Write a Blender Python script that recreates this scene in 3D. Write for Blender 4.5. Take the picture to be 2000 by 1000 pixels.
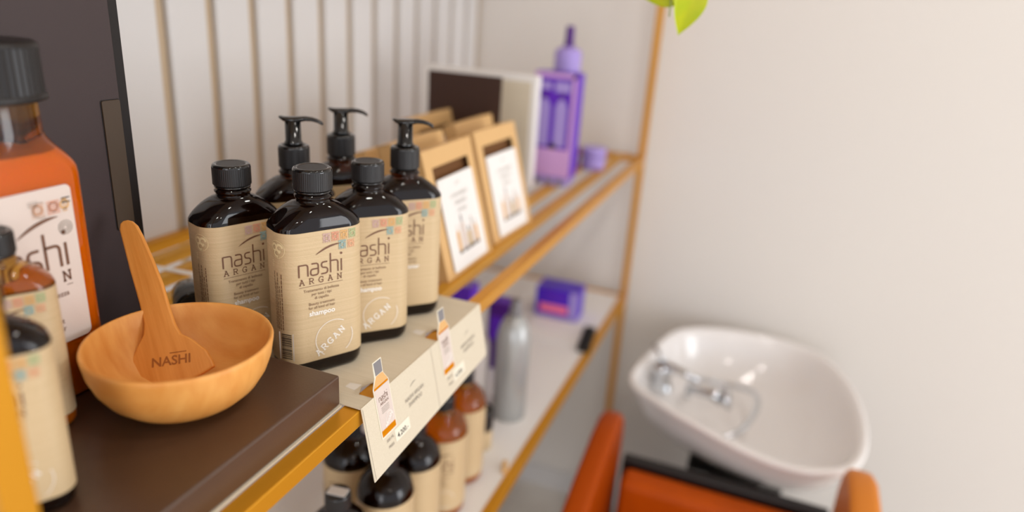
import bpy, bmesh, math, random
from mathutils import Vector, Matrix
random.seed(7)
PI = math.pi
for o in list(bpy.data.objects): bpy.data.objects.remove(o)
S = bpy.context.scene
COL = S.collection

# ---------------- camera
right = Vector((0.93048086, 0.36027962, 0.06636238))
down = Vector((0.18164943, -0.2964326, -0.93761996))
fwd = Vector((-0.3181334, 0.88449212, -0.34126945))
cd = bpy.data.cameras.new('camera'); cam = bpy.data.objects.new('camera', cd); COL.objects.link(cam)
M4 = Matrix.Identity(4)
for i in range(3):
    M4[i][0] = right[i]; M4[i][1] = -down[i]; M4[i][2] = -fwd[i]
M4[0][3], M4[1][3], M4[2][3] = 0, 0, 0.375
cam.matrix_world = M4
cd.sensor_width = 36; cd.sensor_fit = 'HORIZONTAL'; cd.lens = 1357.62 * 36 / 2000
cd.clip_start = 0.02; cd.clip_end = 50
cd.dof.use_dof = True; cd.dof.focus_distance = 0.655; cd.dof.aperture_fstop = 1.65
S.camera = cam
# ---------------- world and lights
FZ, CZ = -1.2, 1.55
S.view_settings.view_transform = 'Standard'; S.view_settings.look = 'None'
S.view_settings.exposure = -0.25; S.view_settings.gamma = 1; S.view_settings.use_curve_mapping = False
w = bpy.data.worlds.new('world'); S.world = w; w.use_nodes = True
bg = w.node_tree.nodes['Background']; bg.inputs[0].default_value = (0.93, 0.97, 1.04, 1); bg.inputs[1].default_value = 1.55
def area(name, loc, target, sx, sy, power, col):
    l = bpy.data.lights.new(name, 'AREA'); l.shape = 'RECTANGLE'; l.size = sx; l.size_y = sy; l.energy = power; l.color = col
    o = bpy.data.objects.new(name, l); COL.objects.link(o); o.location = loc
    o.rotation_euler = (Vector(target) - Vector(loc)).to_track_quat('-Z', 'Y').to_euler(); return o
area('window_light', (4.0, 0.7, 0.05), (-0.5, 0.5, -0.05), 1.6, 1.9, 74, (0.94, 0.97, 1.0))
area('second_window_light', (0.6, -3.3, 0.15), (-0.4, 0.8, -0.1), 1.0, 1.9, 30, (0.96, 0.97, 1.0))

DL = ((0.50, 0.30), (0.45, 1.05), (0.35, -0.75), (1.8, -0.9))
for dx_, dy_ in DL:
    l = bpy.data.lights.new('downlight_lamp', 'AREA'); l.shape = 'DISK'; l.size = 0.16; l.energy = 5; l.color = (1.0, 0.95, 0.89)
    o = bpy.data.objects.new('downlight_lamp', l); COL.objects.link(o); o.location = (dx_, dy_, CZ - 0.012)

# ---------------- materials
def lin(c):
    return tuple(((v / 255) / 12.92 if v / 255 <= 0.04045 else ((v / 255 + 0.055) / 1.055) ** 2.4) for v in c)
def mat(name, rgb, rough=0.5, metal=0.0, coat=0.0, trans=0.0, ior=1.45, bump=None, var=None, sheen=0, sss=0, alpha=None, spec=None):
    m = bpy.data.materials.new(name); m.use_nodes = True; nt = m.node_tree; b = nt.nodes['Principled BSDF']
    c = lin(rgb) + (1,)
    b.inputs['Base Color'].default_value = c; b.inputs['Roughness'].default_value = rough
    b.inputs['Metallic'].default_value = metal; b.inputs['Coat Weight'].default_value = coat; b.inputs['Coat Roughness'].default_value = 0.03
    b.inputs['Transmission Weight'].default_value = trans; b.inputs['IOR'].default_value = ior
    if spec is not None: b.inputs['Specular IOR Level'].default_value = spec
    if sss:
        b.inputs['Subsurface Weight'].default_value = sss; b.inputs['Subsurface Radius'].default_value = (0.02, 0.008, 0.002)
    tc = nt.nodes.new('ShaderNodeTexCoord')
    mp = nt.nodes.new('ShaderNodeMapping'); nt.links.new(tc.outputs['Object'], mp.inputs[0])
    if var:   # (scale xyz, amount, second colour)
        sc, lo, hi, c2 = var
        mp.inputs['Scale'].default_value = sc
        n = nt.nodes.new('ShaderNodeTexNoise'); n.inputs['Scale'].default_value = 1; n.inputs['Detail'].default_value = 5
        nt.links.new(mp.outputs[0], n.inputs['Vector'])
        r = nt.nodes.new('ShaderNodeValToRGB'); r.color_ramp.elements[0].position = lo; r.color_ramp.elements[1].position = hi
        r.color_ramp.elements[0].color = c; r.color_ramp.elements[1].color = lin(c2) + (1,)
        nt.links.new(n.outputs[0], r.inputs[0]); nt.links.new(r.outputs[0], b.inputs['Base Color'])
    if bump:  # (scale xyz, strength)
        mp2 = nt.nodes.new('ShaderNodeMapping'); nt.links.new(tc.outputs['Object'], mp2.inputs[0]); mp2.inputs['Scale'].default_value = bump[0]
        n2 = nt.nodes.new('ShaderNodeTexNoise'); n2.inputs['Scale'].default_value = 1; n2.inputs['Detail'].default_value = 3
        nt.links.new(mp2.outputs[0], n2.inputs['Vector'])
        bp = nt.nodes.new('ShaderNodeBump'); bp.inputs['Strength'].default_value = bump[1]; bp.inputs['Distance'].default_value = 0.001
        nt.links.new(n2.outputs[0], bp.inputs['Height']); nt.links.new(bp.outputs[0], b.inputs['Normal'])
    return m
K = {}
K['wall'] = mat('wall paint', (224, 218, 211), 0.85, bump=((60, 60, 60), 0.05))
K['panelwhite'] = mat('slat paint', (216, 213, 211), 0.55, bump=((40, 40, 4), 0.05))
K['panelback'] = mat('groove paint', (196, 174, 146), 0.7)
K['ceiling'] = mat('ceiling paint', (205, 198, 190), 0.9)
K['floor'] = mat('floor tile', (226, 220, 212), 0.5, var=((4, 4, 4), .35, .65, (206, 198, 188)))
K['gold'] = mat('gold painted metal', (208, 144, 34), 0.32, metal=0.4, spec=0.3, bump=((300, 300, 300), 0.05))
K['golddark'] = mat('gold shelf bar', (212, 156, 56), 0.4, metal=0.3, spec=0.3)
K['board'] = mat('dark brown board', (84, 60, 45), 0.30, spec=0.75, bump=((500, 500, 500), 0.12), var=((6, 6, 6), .3, .7, (74, 52, 38)))
K['panel'] = mat('black brown display panel', (58, 45, 45), 0.5, bump=((900, 900, 900), 0.15))
K['paneledge'] = mat('panel edge black', (22, 14, 12), 0.6)
K['strip'] = mat('bronze strip', (70, 56, 43), 0.5, bump=((900, 900, 900), 0.1))
K['capblack'] = mat('black ribbed plastic', (30, 27, 27), 0.42)
K['capgloss'] = mat('black gloss plastic', (14, 12, 12), 0.12, coat=0.5)
K['glassdark'] = mat('dark amber bottle', (84, 40, 16), 0.02, trans=0.95, ior=1.4)
K['glassamber'] = mat('amber bottle', (250, 196, 84), 0.03, trans=0.97, ior=1.4)
K['glassclear'] = mat('pale amber glass', (248, 168, 52), 0.02, trans=1.0, ior=1.45)
K['contents'] = mat('dark shampoo', (10, 4, 2), 0.6, spec=0.05)
K['contentsamber'] = mat('amber oil', (206, 122, 0), 0.5, sss=0.2, spec=0.05)
K['kraft'] = mat('kraft label', (205, 179, 140), 0.42, var=((3, 3, 500), .35, .65, (196, 170, 130)), bump=((500, 500, 1500), 0.25))
K['labelpink'] = mat('pale label', (216, 200, 190), 0.45, bump=((600, 600, 1500), 0.2))
K['ink'] = mat('brown ink', (112, 74, 52), 0.5)
K['inklight'] = mat('light brown ink', (120, 88, 62), 0.5)
K['inkwhite'] = mat('white ink', (245, 240, 232), 0.5)
K['inkblack'] = mat('black ink', (40, 32, 30), 0.5)
K['inkgrey'] = mat('grey ink', (150, 140, 128), 0.5)
K['st0'] = mat('lilac stamp', (200, 166, 156), 0.5); K['st1'] = mat('coral stamp', (218, 152, 122), 0.5)
K['st2'] = mat('orange stamp', (218, 170, 108), 0.5); K['st3'] = mat('green stamp', (166, 176, 128), 0.5)
K['st4'] = mat('blue stamp', (146, 172, 166), 0.5); K['st5'] = mat('peach stamp', (218, 162, 124), 0.5)
K['emblem'] = mat('pale emblem', (226, 206, 160), 0.5)
K['wood'] = mat('beech wood', (232, 166, 88), 0.42, var=((18, 90, 30), .3, .72, (214, 138, 60)), bump=((60, 300, 100), 0.1))
K['woodspat'] = mat('beech wood spatula', (232, 158, 76), 0.45, var=((160, 12, 60), .3, .72, (214, 136, 54)), bump=((700, 60, 300), 0.1))
K['burn'] = mat('branded ink', (160, 92, 34), 0.6)
K['cream'] = mat('cream linen card', (218, 206, 184), 0.6, var=((4, 900, 900), .3, .7, (208, 195, 171)), bump=((500, 1200, 1200), 0.2))
K['creamlight'] = mat('cream sticker', (232, 224, 204), 0.6)
K['white'] = mat('white card', (236, 232, 228), 0.5)
K['clearsticker'] = mat('clear sticker', (226, 220, 212), 0.2)
K['bag'] = mat('kraft box board', (214, 172, 116), 0.65, bump=((400, 400, 400), 0.1))
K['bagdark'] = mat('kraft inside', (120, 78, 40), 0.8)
K['browncard'] = mat('dark brown card', (56, 32, 22), 0.6)
K['purple'] = mat('purple print', (98, 44, 184), 0.35, spec=0.25); K['purpledark'] = mat('deep purple print', (76, 24, 120), 0.35)
K['violet'] = mat('violet print', (72, 18, 190), 0.35); K['lilac'] = mat('lilac print', (168, 148, 212), 0.35, spec=0.25)
K['pinklilac'] = mat('pink lilac print', (206, 160, 214), 0.4); K['coral'] = mat('coral print', (250, 120, 150), 0.4)
K['greyplastic'] = mat('grey satin bottle', (172, 172, 170), 0.3, metal=0.3); K['greydark'] = mat('grey cap', (128, 124, 126), 0.3)
K['pale'] = mat('pale frosted plastic', (206, 196, 190), 0.3)
K['whiteboard'] = mat('white shelf board', (232, 228, 224), 0.3)
K['porcelain'] = mat('white porcelain', (238, 234, 232), 0.12, coat=0.6)
K['chrome'] = mat('chrome', (205, 208, 212), 0.12, metal=1.0)
K['leather'] = mat('tan leather', (190, 80, 0), 0.45, spec=0.15, bump=((120, 120, 120), 0.25), var=((14, 14, 14), .3, .7, (174, 72, 4)))
K['armpad'] = mat('brown arm leather', (165, 66, 0), 0.45, spec=0.15, bump=((120, 120, 120), 0.2))
K['armwood'] = mat('tan arm leather', (210, 126, 44), 0.45, spec=0.2, bump=((120, 120, 120), 0.2))
K['black'] = mat('black frame', (22, 18, 16), 0.4)
K['leaf'] = mat('lime leaf', (192, 196, 0), 0.45, sss=0.1, var=((60, 60, 60), .3, .7, (172, 190, 4)))
K['stem'] = mat('green stem', (150, 160, 90), 0.5)
K['pot'] = mat('white pot', (228, 224, 218), 0.3); K['soil'] = mat('potting soil', (60, 42, 30), 0.9)
K['oil'] = mat('bright amber oil', (255, 178, 0), 0.6, spec=0.1, sss=0.3)

# ---------------- mesh builder
class MB:
    def __init__(s): s.v = []; s.f = []; s.m = []; s.mats = []; s.sm = []
    def mi(s, k):
        if k not in s.mats: s.mats.append(k)
        return s.mats.index(k)
    def add(s, vs, fs, k, smooth=False, T=None):
        b = len(s.v); i = s.mi(k)
        for v in vs:
            v = Vector(v); s.v.append(T @ v if T else v)
        for f in fs: s.f.append([b + q for q in f]); s.m.append(i); s.sm.append(smooth)
        return s
    def box(s, a, b, k, T=None):
        (x0, y0, z0), (x1, y1, z1) = a, b
        vs = [(x0, y0, z0), (x1, y0, z0), (x1, y1, z0), (x0, y1, z0), (x0, y0, z1), (x1, y0, z1), (x1, y1, z1), (x0, y1, z1)]
        return s.add(vs, [(0, 3, 2, 1), (4, 5, 6, 7), (0, 1, 5, 4), (1, 2, 6, 5), (2, 3, 7, 6), (3, 0, 4, 7)], k, False, T)
    def rbox(s, a, b, r, k, T=None, axis=2, n=4):   # box with edges parallel to axis rounded, plus small chamfer on the two ends
        lo = list(a); hi = list(b); ax = [i for i in range(3) if i != axis]
        c = [(lo[i] + hi[i]) / 2 for i in range(3)]; h = [(hi[i] - lo[i]) / 2 for i in range(3)]
        rings = []
        ch = min(r * 0.5, h[axis] * 0.4)
        for t, ins in ((-h[axis], ch), (-h[axis] + ch, 0), (h[axis] - ch, 0), (h[axis], ch)):
            ring = []
            for q, (sx, sy) in enumerate(((1, 1), (-1, 1), (-1, -1), (1, -1))):
                for j in range(n + 1):
                    an = (q * 90 + 90 * j / n) * PI / 180
                    rr = r - ins * .7
                    p = [0, 0, 0]; p[ax[0]] = c[ax[0]] + sx * (h[ax[0]] - r) + rr * math.cos(an); p[ax[1]] = c[ax[1]] + sy * (h[ax[1]] - r) + rr * math.sin(an)
                    p[axis] = c[axis] + t; ring.append(tuple(p))
            rings.append(ring)
        return s.loft(rings, k, True, True, False, T)
    def loft(s, rings, k, cap0=True, cap1=True, smooth=True, T=None, close=True):
        n = len(rings[0]); vs = [p for r in rings for p in r]; fs = []
        for i in range(len(rings) - 1):
            for j in range(n if close else n - 1):
                a = i * n + j; b = i * n + (j + 1) % n
                fs.append((a, b, b + n, a + n))
        s.add(vs, fs, k, smooth, T)
        b = len(s.v) - len(vs); i = s.mi(k)
        if cap0: s.f.append([b + q for q in range(n)][::-1]); s.m.append(i); s.sm.append(False)
        if cap1: s.f.append([b + (len(rings) - 1) * n + q for q in range(n)]); s.m.append(i); s.sm.append(False)
        return s
    def lathe(s, prof, k, n=48, T=None, cap0=True, cap1=True, rib=0, ribn=0, smooth=True):
        rings = []
        for r, z in prof:
            ring = []
            for j in range(n):
                a = 2 * PI * j / n
                ring.append((r * math.cos(a), r * math.sin(a), z))
            rings.append(ring)
        return s.loft(rings, k, cap0, cap1, smooth, T)
    def tube(s, pts, r, k, n=10, T=None):
        pts = [Vector(p) for p in pts]; rings = []
        up = Vector((0, 0, 1))
        for i, p in enumerate(pts):
            d = (pts[min(i + 1, len(pts) - 1)] - pts[max(i - 1, 0)]).normalized()
            x = d.cross(up)
            if x.length < 1e-3: x = d.cross(Vector((0, 1, 0)))
            x.normalize(); y = x.cross(d); up = y
            rr = r[i] if isinstance(r, (list, tuple)) else r
            rings.append([tuple(p + rr * (x * math.cos(2 * PI * j / n) + y * math.sin(2 * PI * j / n))) for j in range(n)])
        return s.loft(rings, k, True, True, True, T)
    def prism(s, poly, t0, t1, k, T=None, f=None):   # poly in (x,y) extruded in z
        n = len(poly)
        vs = [(x, y, t0) for x, y in poly] + [(x, y, t1) for x, y in poly]
        fs = [tuple(range(n))[::-1], tuple(range(n, 2 * n))] + [(j, (j + 1) % n, (j + 1) % n + n, j + n) for j in range(n)]
        if f: vs = [f(*v) for v in vs]
        return s.add(vs, fs, k, False, T)
    def flat(s, polys, k, f):   # 2D polygons mapped by f(x,y)
        for p in polys: s.add([f(x, y) for x, y in p], [tuple(range(len(p)))], k)
        return s
    def stroke(s, pts, wd, k, f):
        n = len(pts); L = []; Rr = []
        for i, (x, y) in enumerate(pts):
            a = pts[max(i - 1, 0)]; b = pts[min(i + 1, n - 1)]
            dx, dy = b[0] - a[0], b[1] - a[1]; l = math.hypot(dx, dy) or 1
            ww = wd(i / (n - 1)) if callable(wd) else wd
            nx, ny = -dy / l * ww / 2, dx / l * ww / 2
            if 0 < i < n - 1:
                d1 = (x - pts[i-1][0], y - pts[i-1][1]); l1 = math.hypot(*d1) or 1
                c = abs((d1[0] * dx + d1[1] * dy) / (l1 * l)); nx /= max(c, .5); ny /= max(c, .5)
            L.append((x + nx, y + ny)); Rr.append((x - nx, y - ny))
        s.flat([[L[i], Rr[i], Rr[i + 1], L[i + 1]] for i in range(n - 1)], k, f)
        return s
    def text(s, string, size, k, f, x=0, y=0, align='CENTER', bold=0, rot=0, sx=1):
        vs, fs = textmesh(string, align, bold)
        c_, s_ = math.cos(rot), math.sin(rot)
        out = []
        for a, b in vs:
            a *= size * sx; b *= size
            out.append(f(x + a * c_ - b * s_, y + a * s_ + b * c_))
        return s.add(out, fs, k)
    def build(s, name, parent=None, loc=None, rot=None, bevel=0, subsurf=0, sharp=None):
        me = bpy.data.meshes.new(name); me.from_pydata([tuple(v) for v in s.v], [], s.f)
        for k in s.mats: me.materials.append(K[k])
        me.polygons.foreach_set('material_index', s.m); me.polygons.foreach_set('use_smooth', s.sm)
        me.update()
        o = bpy.data.objects.new(name, me); COL.objects.link(o)
        if parent: o.parent = parent
        if loc: o.location = loc
        if rot: o.rotation_euler = rot
        if bevel:
            md = o.modifiers.new('bevel', 'BEVEL'); md.width = bevel; md.segments = 2; md.limit_method = 'ANGLE'
        if subsurf:
            md = o.modifiers.new('sub', 'SUBSURF'); md.levels = subsurf; md.render_levels = subsurf
        return o
_tc = {}
def textmesh(string, align, bold):
    key = (string, align, bold)
    if key in _tc: return _tc[key]
    c = bpy.data.curves.new('t', 'FONT'); c.body = string; c.align_x = align; c.size = 1; c.resolution_u = 3; c.offset = bold
    o = bpy.data.objects.new('t', c); COL.objects.link(o); bpy.context.view_layer.update()
    dg = bpy.context.evaluated_depsgraph_get(); me = bpy.data.meshes.new_from_object(o.evaluated_get(dg))
    r = ([(v.co.x, v.co.y) for v in me.vertices], [tuple(p.vertices) for p in me.polygons])
    bpy.data.objects.remove(o); bpy.data.curves.remove(c); bpy.data.meshes.remove(me)
    _tc[key] = r; return r
def tag(o, label, cat, group=None):
    o['label'] = label; o['category'] = cat
    if group: o['group'] = group
    return o
def thing(name, label, cat, loc=(0, 0, 0), rot=(0, 0, 0), group=None):
    o = bpy.data.objects.new(name, None); COL.objects.link(o); o.location = loc; o.rotation_euler = rot; o.empty_display_size = 0.02
    return tag(o, label, cat, group)
def struct(o): o['kind'] = 'structure'; return o
def copy_tree(o, parent=None):
    c = o.copy(); COL.objects.link(c); c.parent = parent
    for ch in o.children: copy_tree(ch, c)
    return c
def yawrot(deg): return (0, 0, (90 - deg) * PI / 180)

# ---------------- room
struct(MB().box((-2.0, -3.5, FZ - .1), (4.2, 2.06, FZ), 'floor').build('floor'))
struct(MB().box((-2.0, -3.5, CZ), (4.2, 2.06, CZ + .1), 'ceiling').build('ceiling'))
for dx_, dy_ in DL:
    t = thing('ceiling_downlight', 'round recessed ceiling downlight above the aisle', 'ceiling light', (dx_, dy_, CZ), group='ceiling downlights')
    m = MB(); m.lathe([(.085, 0), (.100, 0), (.102, -.004), (.098, -.008), (.084, -.006)], 'white', 40, None, False, False); m.build('trim_ring', t)
struct(MB().box((-2.0, 1.965, FZ), (4.2, 2.06, CZ), 'wall').build('wall_far'))
struct(MB().box((-0.98, -3.5, FZ), (-0.876, 1.965, CZ), 'wall').build('wall_left'))
m = MB(); m.box((-0.8755, -0.3, FZ), (-0.870, 1.955, CZ), 'panelback')
y = 0.8155 - 0.0965 * 12
while y < 1.93:
    y1 = min(y + 0.0965 - 0.011, 1.946); m.rbox((-0.8700, y + 0.011, FZ + .002), (-0.858, y1, CZ - .002), 0.003, 'panelwhite', n=2); y += 0.0965
m.box((-0.870, 1.948, FZ), (-0.857, 1.955, CZ), 'panelback')
struct(m.build('trim_1'))
struct(MB().box((-0.85, 1.95, FZ), (4.2, 1.965, FZ + .08), 'panelwhite').build('baseboard_far'))

# ---------------- shelving unit
XF, XB, YN, YE, TB = -0.320, -0.8575, 0.184, 1.928, 0.018
unit = thing('shelving_unit', 'gold metal shelving unit with open bar shelf above white lower shelf', 'shelving unit', (-0.59, 1.05, FZ))
def P(mb, name, bev=0.0012):
    o = mb.build(name, None, bevel=bev); o.parent = unit; o.matrix_parent_inverse = Matrix.Translation((0.59, -1.05, -FZ)); return o
for xx in (XF - TB,):
    for yy in (YN - .009, YE - TB):
        P(MB().box((xx, yy, FZ), (xx + TB, yy + TB, 1.30), 'gold'), 'post')
for z, top in ((0.0, 'bars'), (0.86, 'bars'), (-0.42, 'white')):
    y0, y1 = YN + TB - .009, YE - TB
    P(MB().box((XF - TB, y0, z - TB), (XF, y1, z), 'gold'), 'front_rail')
    P(MB().box((XB, y0, z - TB), (XB + TB, y1, z), 'gold'), 'back_rail')
    for yy in (YN - .009, YE - TB):
        P(MB().box((XB + TB, yy, z - TB), (XF - TB, yy + TB, z), 'gold'), 'end_rail')
    if top == 'bars':
        for k in range(1, 9):
            xc = -0.329 - 0.0576 * k
            P(MB().box((xc - .0105, y0, z - .014), (xc + .0105, y1, z), 'golddark'), 'shelf_bar')
    else:
        P(MB().box((XB + TB, y0, z - .014), (XF - TB, y1, z - .001), 'whiteboard'), 'shelf_board')

# ---------------- glyphs
def arcp(cx, cy, r, a0, a1, n=24): return [(cx + r * math.cos((a0 + (a1 - a0) * i / n) * PI / 180), cy + r * math.sin((a0 + (a1 - a0) * i / n) * PI / 180)) for i in range(n + 1)]
def rnd(pts, r=.16, n=4):
    out = [pts[0]]
    for i in range(1, len(pts) - 1):
        p = Vector(pts[i]); a = (Vector(pts[i - 1]) - p); b = (Vector(pts[i + 1]) - p)
        q = min(r, a.length * .49, b.length * .49); A = p + a.normalized() * q; B = p + b.normalized() * q
        for j in range(n + 1):
            t = j / n; v = A * (1 - t) ** 2 + p * 2 * t * (1 - t) + B * t * t; out.append((v.x, v.y))
    out.append(pts[-1]); return out
NASHI = [[(0, 0), (0, .96), ], [(0, .94), (.68, .94), (.68, 0)], [(.98, .94), (1.5, .94), (1.5, .02), (.9, .02), (.9, .52), (1.5, .52)],
         [(2.22, .94), (1.76, .94), (1.76, .52), (2.24, .46), (2.24, .02), (1.72, .02)], [(2.48, 0), (2.48, 1.55)], [(2.48, .94), (3.08, .94), (3.08, 0)], [(3.36, 0), (3.36, .98)]]
def nashi(mb, f, x, y, u, k='ink', wd=.105):
    for st in NASHI: mb.stroke([(x + a * u, y + b * u) for a, b in rnd(st, .22)], wd * u, k, f)
    mb.flat([[(x + (3.36 + .1 * math.cos(t * PI / 4)) * u, y + (1.42 + .1 * math.sin(t * PI / 4)) * u) for t in range(8)]], k, f)
def swoosh(mb, f, x0, y0, x1, y1, sag, wd, k='ink'):
    n = 14; pts = []
    for i in range(n + 1):
        t = i / n; pts.append((x0 + (x1 - x0) * t, y0 + (y1 - y0) * t + sag * 4 * t * (1 - t)))
    mb.stroke(pts, lambda t: wd * (4 * t * (1 - t)) ** .8 + wd * .06, k, f)
SL = {'A': [[(.1, 0), (.5, 1)], [(.5, 1), (.9, 0)], [(.26, .38), (.74, .38)], [(-.05, .03), (.28, .03)], [(.72, .03), (1.05, .03)], [(.25, .97), (.55, .97)]],
      'R': [[(.15, 0), (.15, 1)], [(0, .97), (.6, .97), (.85, .85), (.85, .6), (.6, .48), (.15, .48)], [(.5, .48), (.85, .05), (1.0, .05)], [(0, .03), (.35, .03)]],
      'G': [[(.9, .7), (.9, .9), (.6, .98), (.3, .93), (.06, .6), (.06, .35), (.3, .05), (.6, .02), (.88, .12), (.88, .4)], [(.55, .42), (1.0, .42)]],
      'N': [[(.15, 0), (.15, .97)], [(.15, .97), (.85, .03)], [(.85, 0), (.85, .97)], [(0, .03), (.33, .03)], [(0, .97), (.2, .97)], [(.65, .97), (1.02, .97)]]}
def slab(mb, string, f, x, y, size, adv, k, wd=.15, rot=0, sx=.8):
    c_, s_ = math.cos(rot), math.sin(rot)
    for i, ch in enumerate(string):
        for st in SL[ch]:
            pts = []
            for a, b in st:
                px, py = (a * sx) * size + i * adv, b * size
                pts.append((x + px * c_ - py * s_, y + px * s_ + py * c_))
            mb.stroke(pts, wd * size, k, f)

# ---------------- flat amber bottles
def outline(W, D, r, n=8):
    pts = []
    for q, (sx, sy) in enumerate(((1, 1), (-1, 1), (-1, -1), (1, -1))):
        for j in range(n + 1):
            a = (q * 90 + 90 * j / n) * PI / 180
            pts.append((sx * (W / 2 - r) + r * math.cos(a), sy * (D / 2 - r) + r * math.sin(a)))
    return pts
def surf(W, D, r, off=.0004):
    hw, hd = W / 2 - r, D / 2 - r; q = PI * r / 2
    def f(s, z):
        sg = 1 if s >= 0 else -1; a = abs(s)
        if a <= hw: x, y = a, -D / 2 - off
        elif a <= hw + q:
            t = (a - hw) / r; x = hw + (r + off) * math.sin(t); y = -hd - (r + off) * math.cos(t)
        else: x = W / 2 + off; y = -hd + (a - hw - q)
        return (sg * x, y, z)
    return f
BW, BD, BR = 0.085, 0.050, 0.018
def loft_bottle(mb, W, D, R_, levels, k):
    rings = []
    for z, w_, d_, r_ in levels: rings.append([(x, y, z) for x, y in outline(w_, d_, r_, 8)])
    return mb.loft(rings, k)
def body_levels(W, D, r, zs, zn, nr, ztop, inset=0):
    L = [(0.0 + inset, W * .86 - 2 * inset, D * .80 - 2 * inset, r * .8), (0.0015 + inset, W * .93 - 2 * inset, D * .90 - 2 * inset, r * .9), (0.006, W - .0012 - 2 * inset, D - .0012 - 2 * inset, r), (0.013, W - 2 * inset, D - 2 * inset, r)]
    L.append((zs, W - 2 * inset, D - 2 * inset, r))
    n = 9
    for i in range(1, n + 1):
        t = i / n; e = t ** 1.15; z = zs + (zn - zs) * (1 - (1 - t) ** 1.25)
        w_ = (W - .0) * (1 - e) + 2 * nr * e - 2 * inset; d_ = D * (1 - t ** 2.2) + 2 * nr * t ** 2.2 - 2 * inset
        rr = min(r + (nr - r) * t - inset * .5, d_ / 2 - 1e-4, w_ / 2 - 1e-4)
        L.append((z, w_, d_, max(rr, .004)))
    L.append((zn + .002, 2 * nr - 2 * inset - .001, 2 * nr - 2 * inset - .001, nr - inset - .0007))
    if not inset:
        L.append((zn + .004, 2 * nr + .002, 2 * nr + .002, nr + .0008)); L.append((zn + .0055, 2 * nr + .002, 2 * nr + .002, nr + .0008))
        L.append((zn + .007, 2 * nr - .002, 2 * nr - .002, nr - .0013))
    L.append((ztop, 2 * nr - 2 * inset - .003, 2 * nr - 2 * inset - .003, nr - inset - .002))
    return L
def label_mesh(W, D, r, z0, z1, kind='shampoo', kk='kraft'):
    m = MB(); ring = [(x * (1 + .0006 / W), y * (1 + .0006 / D)) for x, y in outline(W, D, r, 8)]
    m.loft([[(x, y, z0) for x, y in ring], [(x, y, z1) for x, y in ring]], kk, False, False)
    f = surf(W, D, r, .0008)
    c = -.0055
    u = .0127
    nashi(m, f, -.0272, .1072 - .0005, u)
    swoosh(m, f, -.0105, .1268, .0155, .1350, .0022, .0017)
    slab(m, 'ARGAN', f, -.0272, .0985, .0058, .0095, 'ink', wd=.125, sx=.85)
    m.stroke([(-.0275, .0962), (.0165, .0962)], .00035, 'ink', f)
    for i, t in enumerate(('Trattamento di bellezza', 'per tutti i tipi', 'di capello')): m.text(t, .0041, 'inklight', f, c, .0905 - .0042 * i, sx=.92)
    for i, t in enumerate(('Beauty treatment', 'for all kind of hair')): m.text(t, .0041, 'inklight', f, c, .0762 - .0042 * i, sx=.92)
    m.text(kind, .0072, 'inkwhite', f, c, .0652, bold=.02)
    if kind == 'shampoo':
        for a0, a1 in ((70, 212), (-52, 22), (222, 236)):
            pts = arcp(.0065, .0365, .0195, a0, a1)
            pts = [p for p in pts if p[1] > z0 + .0005]
            if len(pts) > 2: m.stroke(pts, .00055, 'inkwhite', f)
        m.stroke(arcp(.0065, .0365, .0195, 58, 70, 4), .00055, 'inkwhite', f)
        slab(m, 'ARGAN', f, -.0105, .0200, .0066, .0078, 'inkwhite', wd=.14, rot=38 * PI / 180, sx=.85)
    def stamp(x, y, k, w_=.0078, h=.0088):
        for q in range(5): m.stroke([(x, y + h * (.1 + .2 * q)), (x + w_, y + h * (.1 + .2 * q))], h * .05, k, f)
        for q in range(4): m.stroke([(x + w_ * (.1 + .27 * q), y), (x + w_ * (.1 + .27 * q), y + h)], w_ * .06, k, f)
        m.stroke(arcp(x + w_ / 2, y + h / 2, h * .3, 0, 360, 10), h * .12, k, f)
        m.stroke([(x, y + h), (x + w_, y + h)], h * .1, k, f)
    for i in range(4): stamp(-.0030 + .0088 * i, .1375 + .0004 * i, 'st%d' % i)
    stamp(.0128, .1285, 'st4'); stamp(.0222, .1290, 'st5', .0075, .0075)
    # left narrow side: emblem, small print, barcode
    hw = W / 2 - r; sc = -(hw + PI * r / 2 + (D / 2 - r)) + .0125
    for a in range(3):
        m.stroke(arcp(sc + .0035 * math.cos(a * 2.1 + .5), .134 + .0035 * math.sin(a * 2.1 + .5), .0032, 0, 300, 10), .0022, 'emblem', f)
    m.stroke(arcp(sc, .134, .0085, 0, 360, 20), .0006, 'emblem', f)
    for q in range(4): m.stroke([(sc - .008, .1215 - .0018 * q), (sc + .008, .1215 - .0018 * q)], .0005, 'emblem', f)
    for q in range(5):
        x = sc - .006 + .0024 * q; yy = .052
        while yy < .108 - .01 * (q % 2):
            l = random.uniform(.0015, .005); m.stroke([(x, yy), (x, yy + l)], .0008, 'inklight' if q < 4 else 'ink', f); yy += l + .0009
    m.flat([[(sc - .003, .0195), (sc + .013, .0195), (sc + .013, .049), (sc - .003, .049)]], 'inkwhite', f)
    f2 = surf(W, D, r, .0011); yy = .0215
    while yy < .0475:
        t = random.choice((.0004, .0004, .0008, .0011)); m.flat([[(sc + .001, yy), (sc + .0112, yy), (sc + .0112, yy + t), (sc + .001, yy + t)]], 'inkblack', f2); yy += t + random.choice((.0004, .0006, .0009))
    return m
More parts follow.
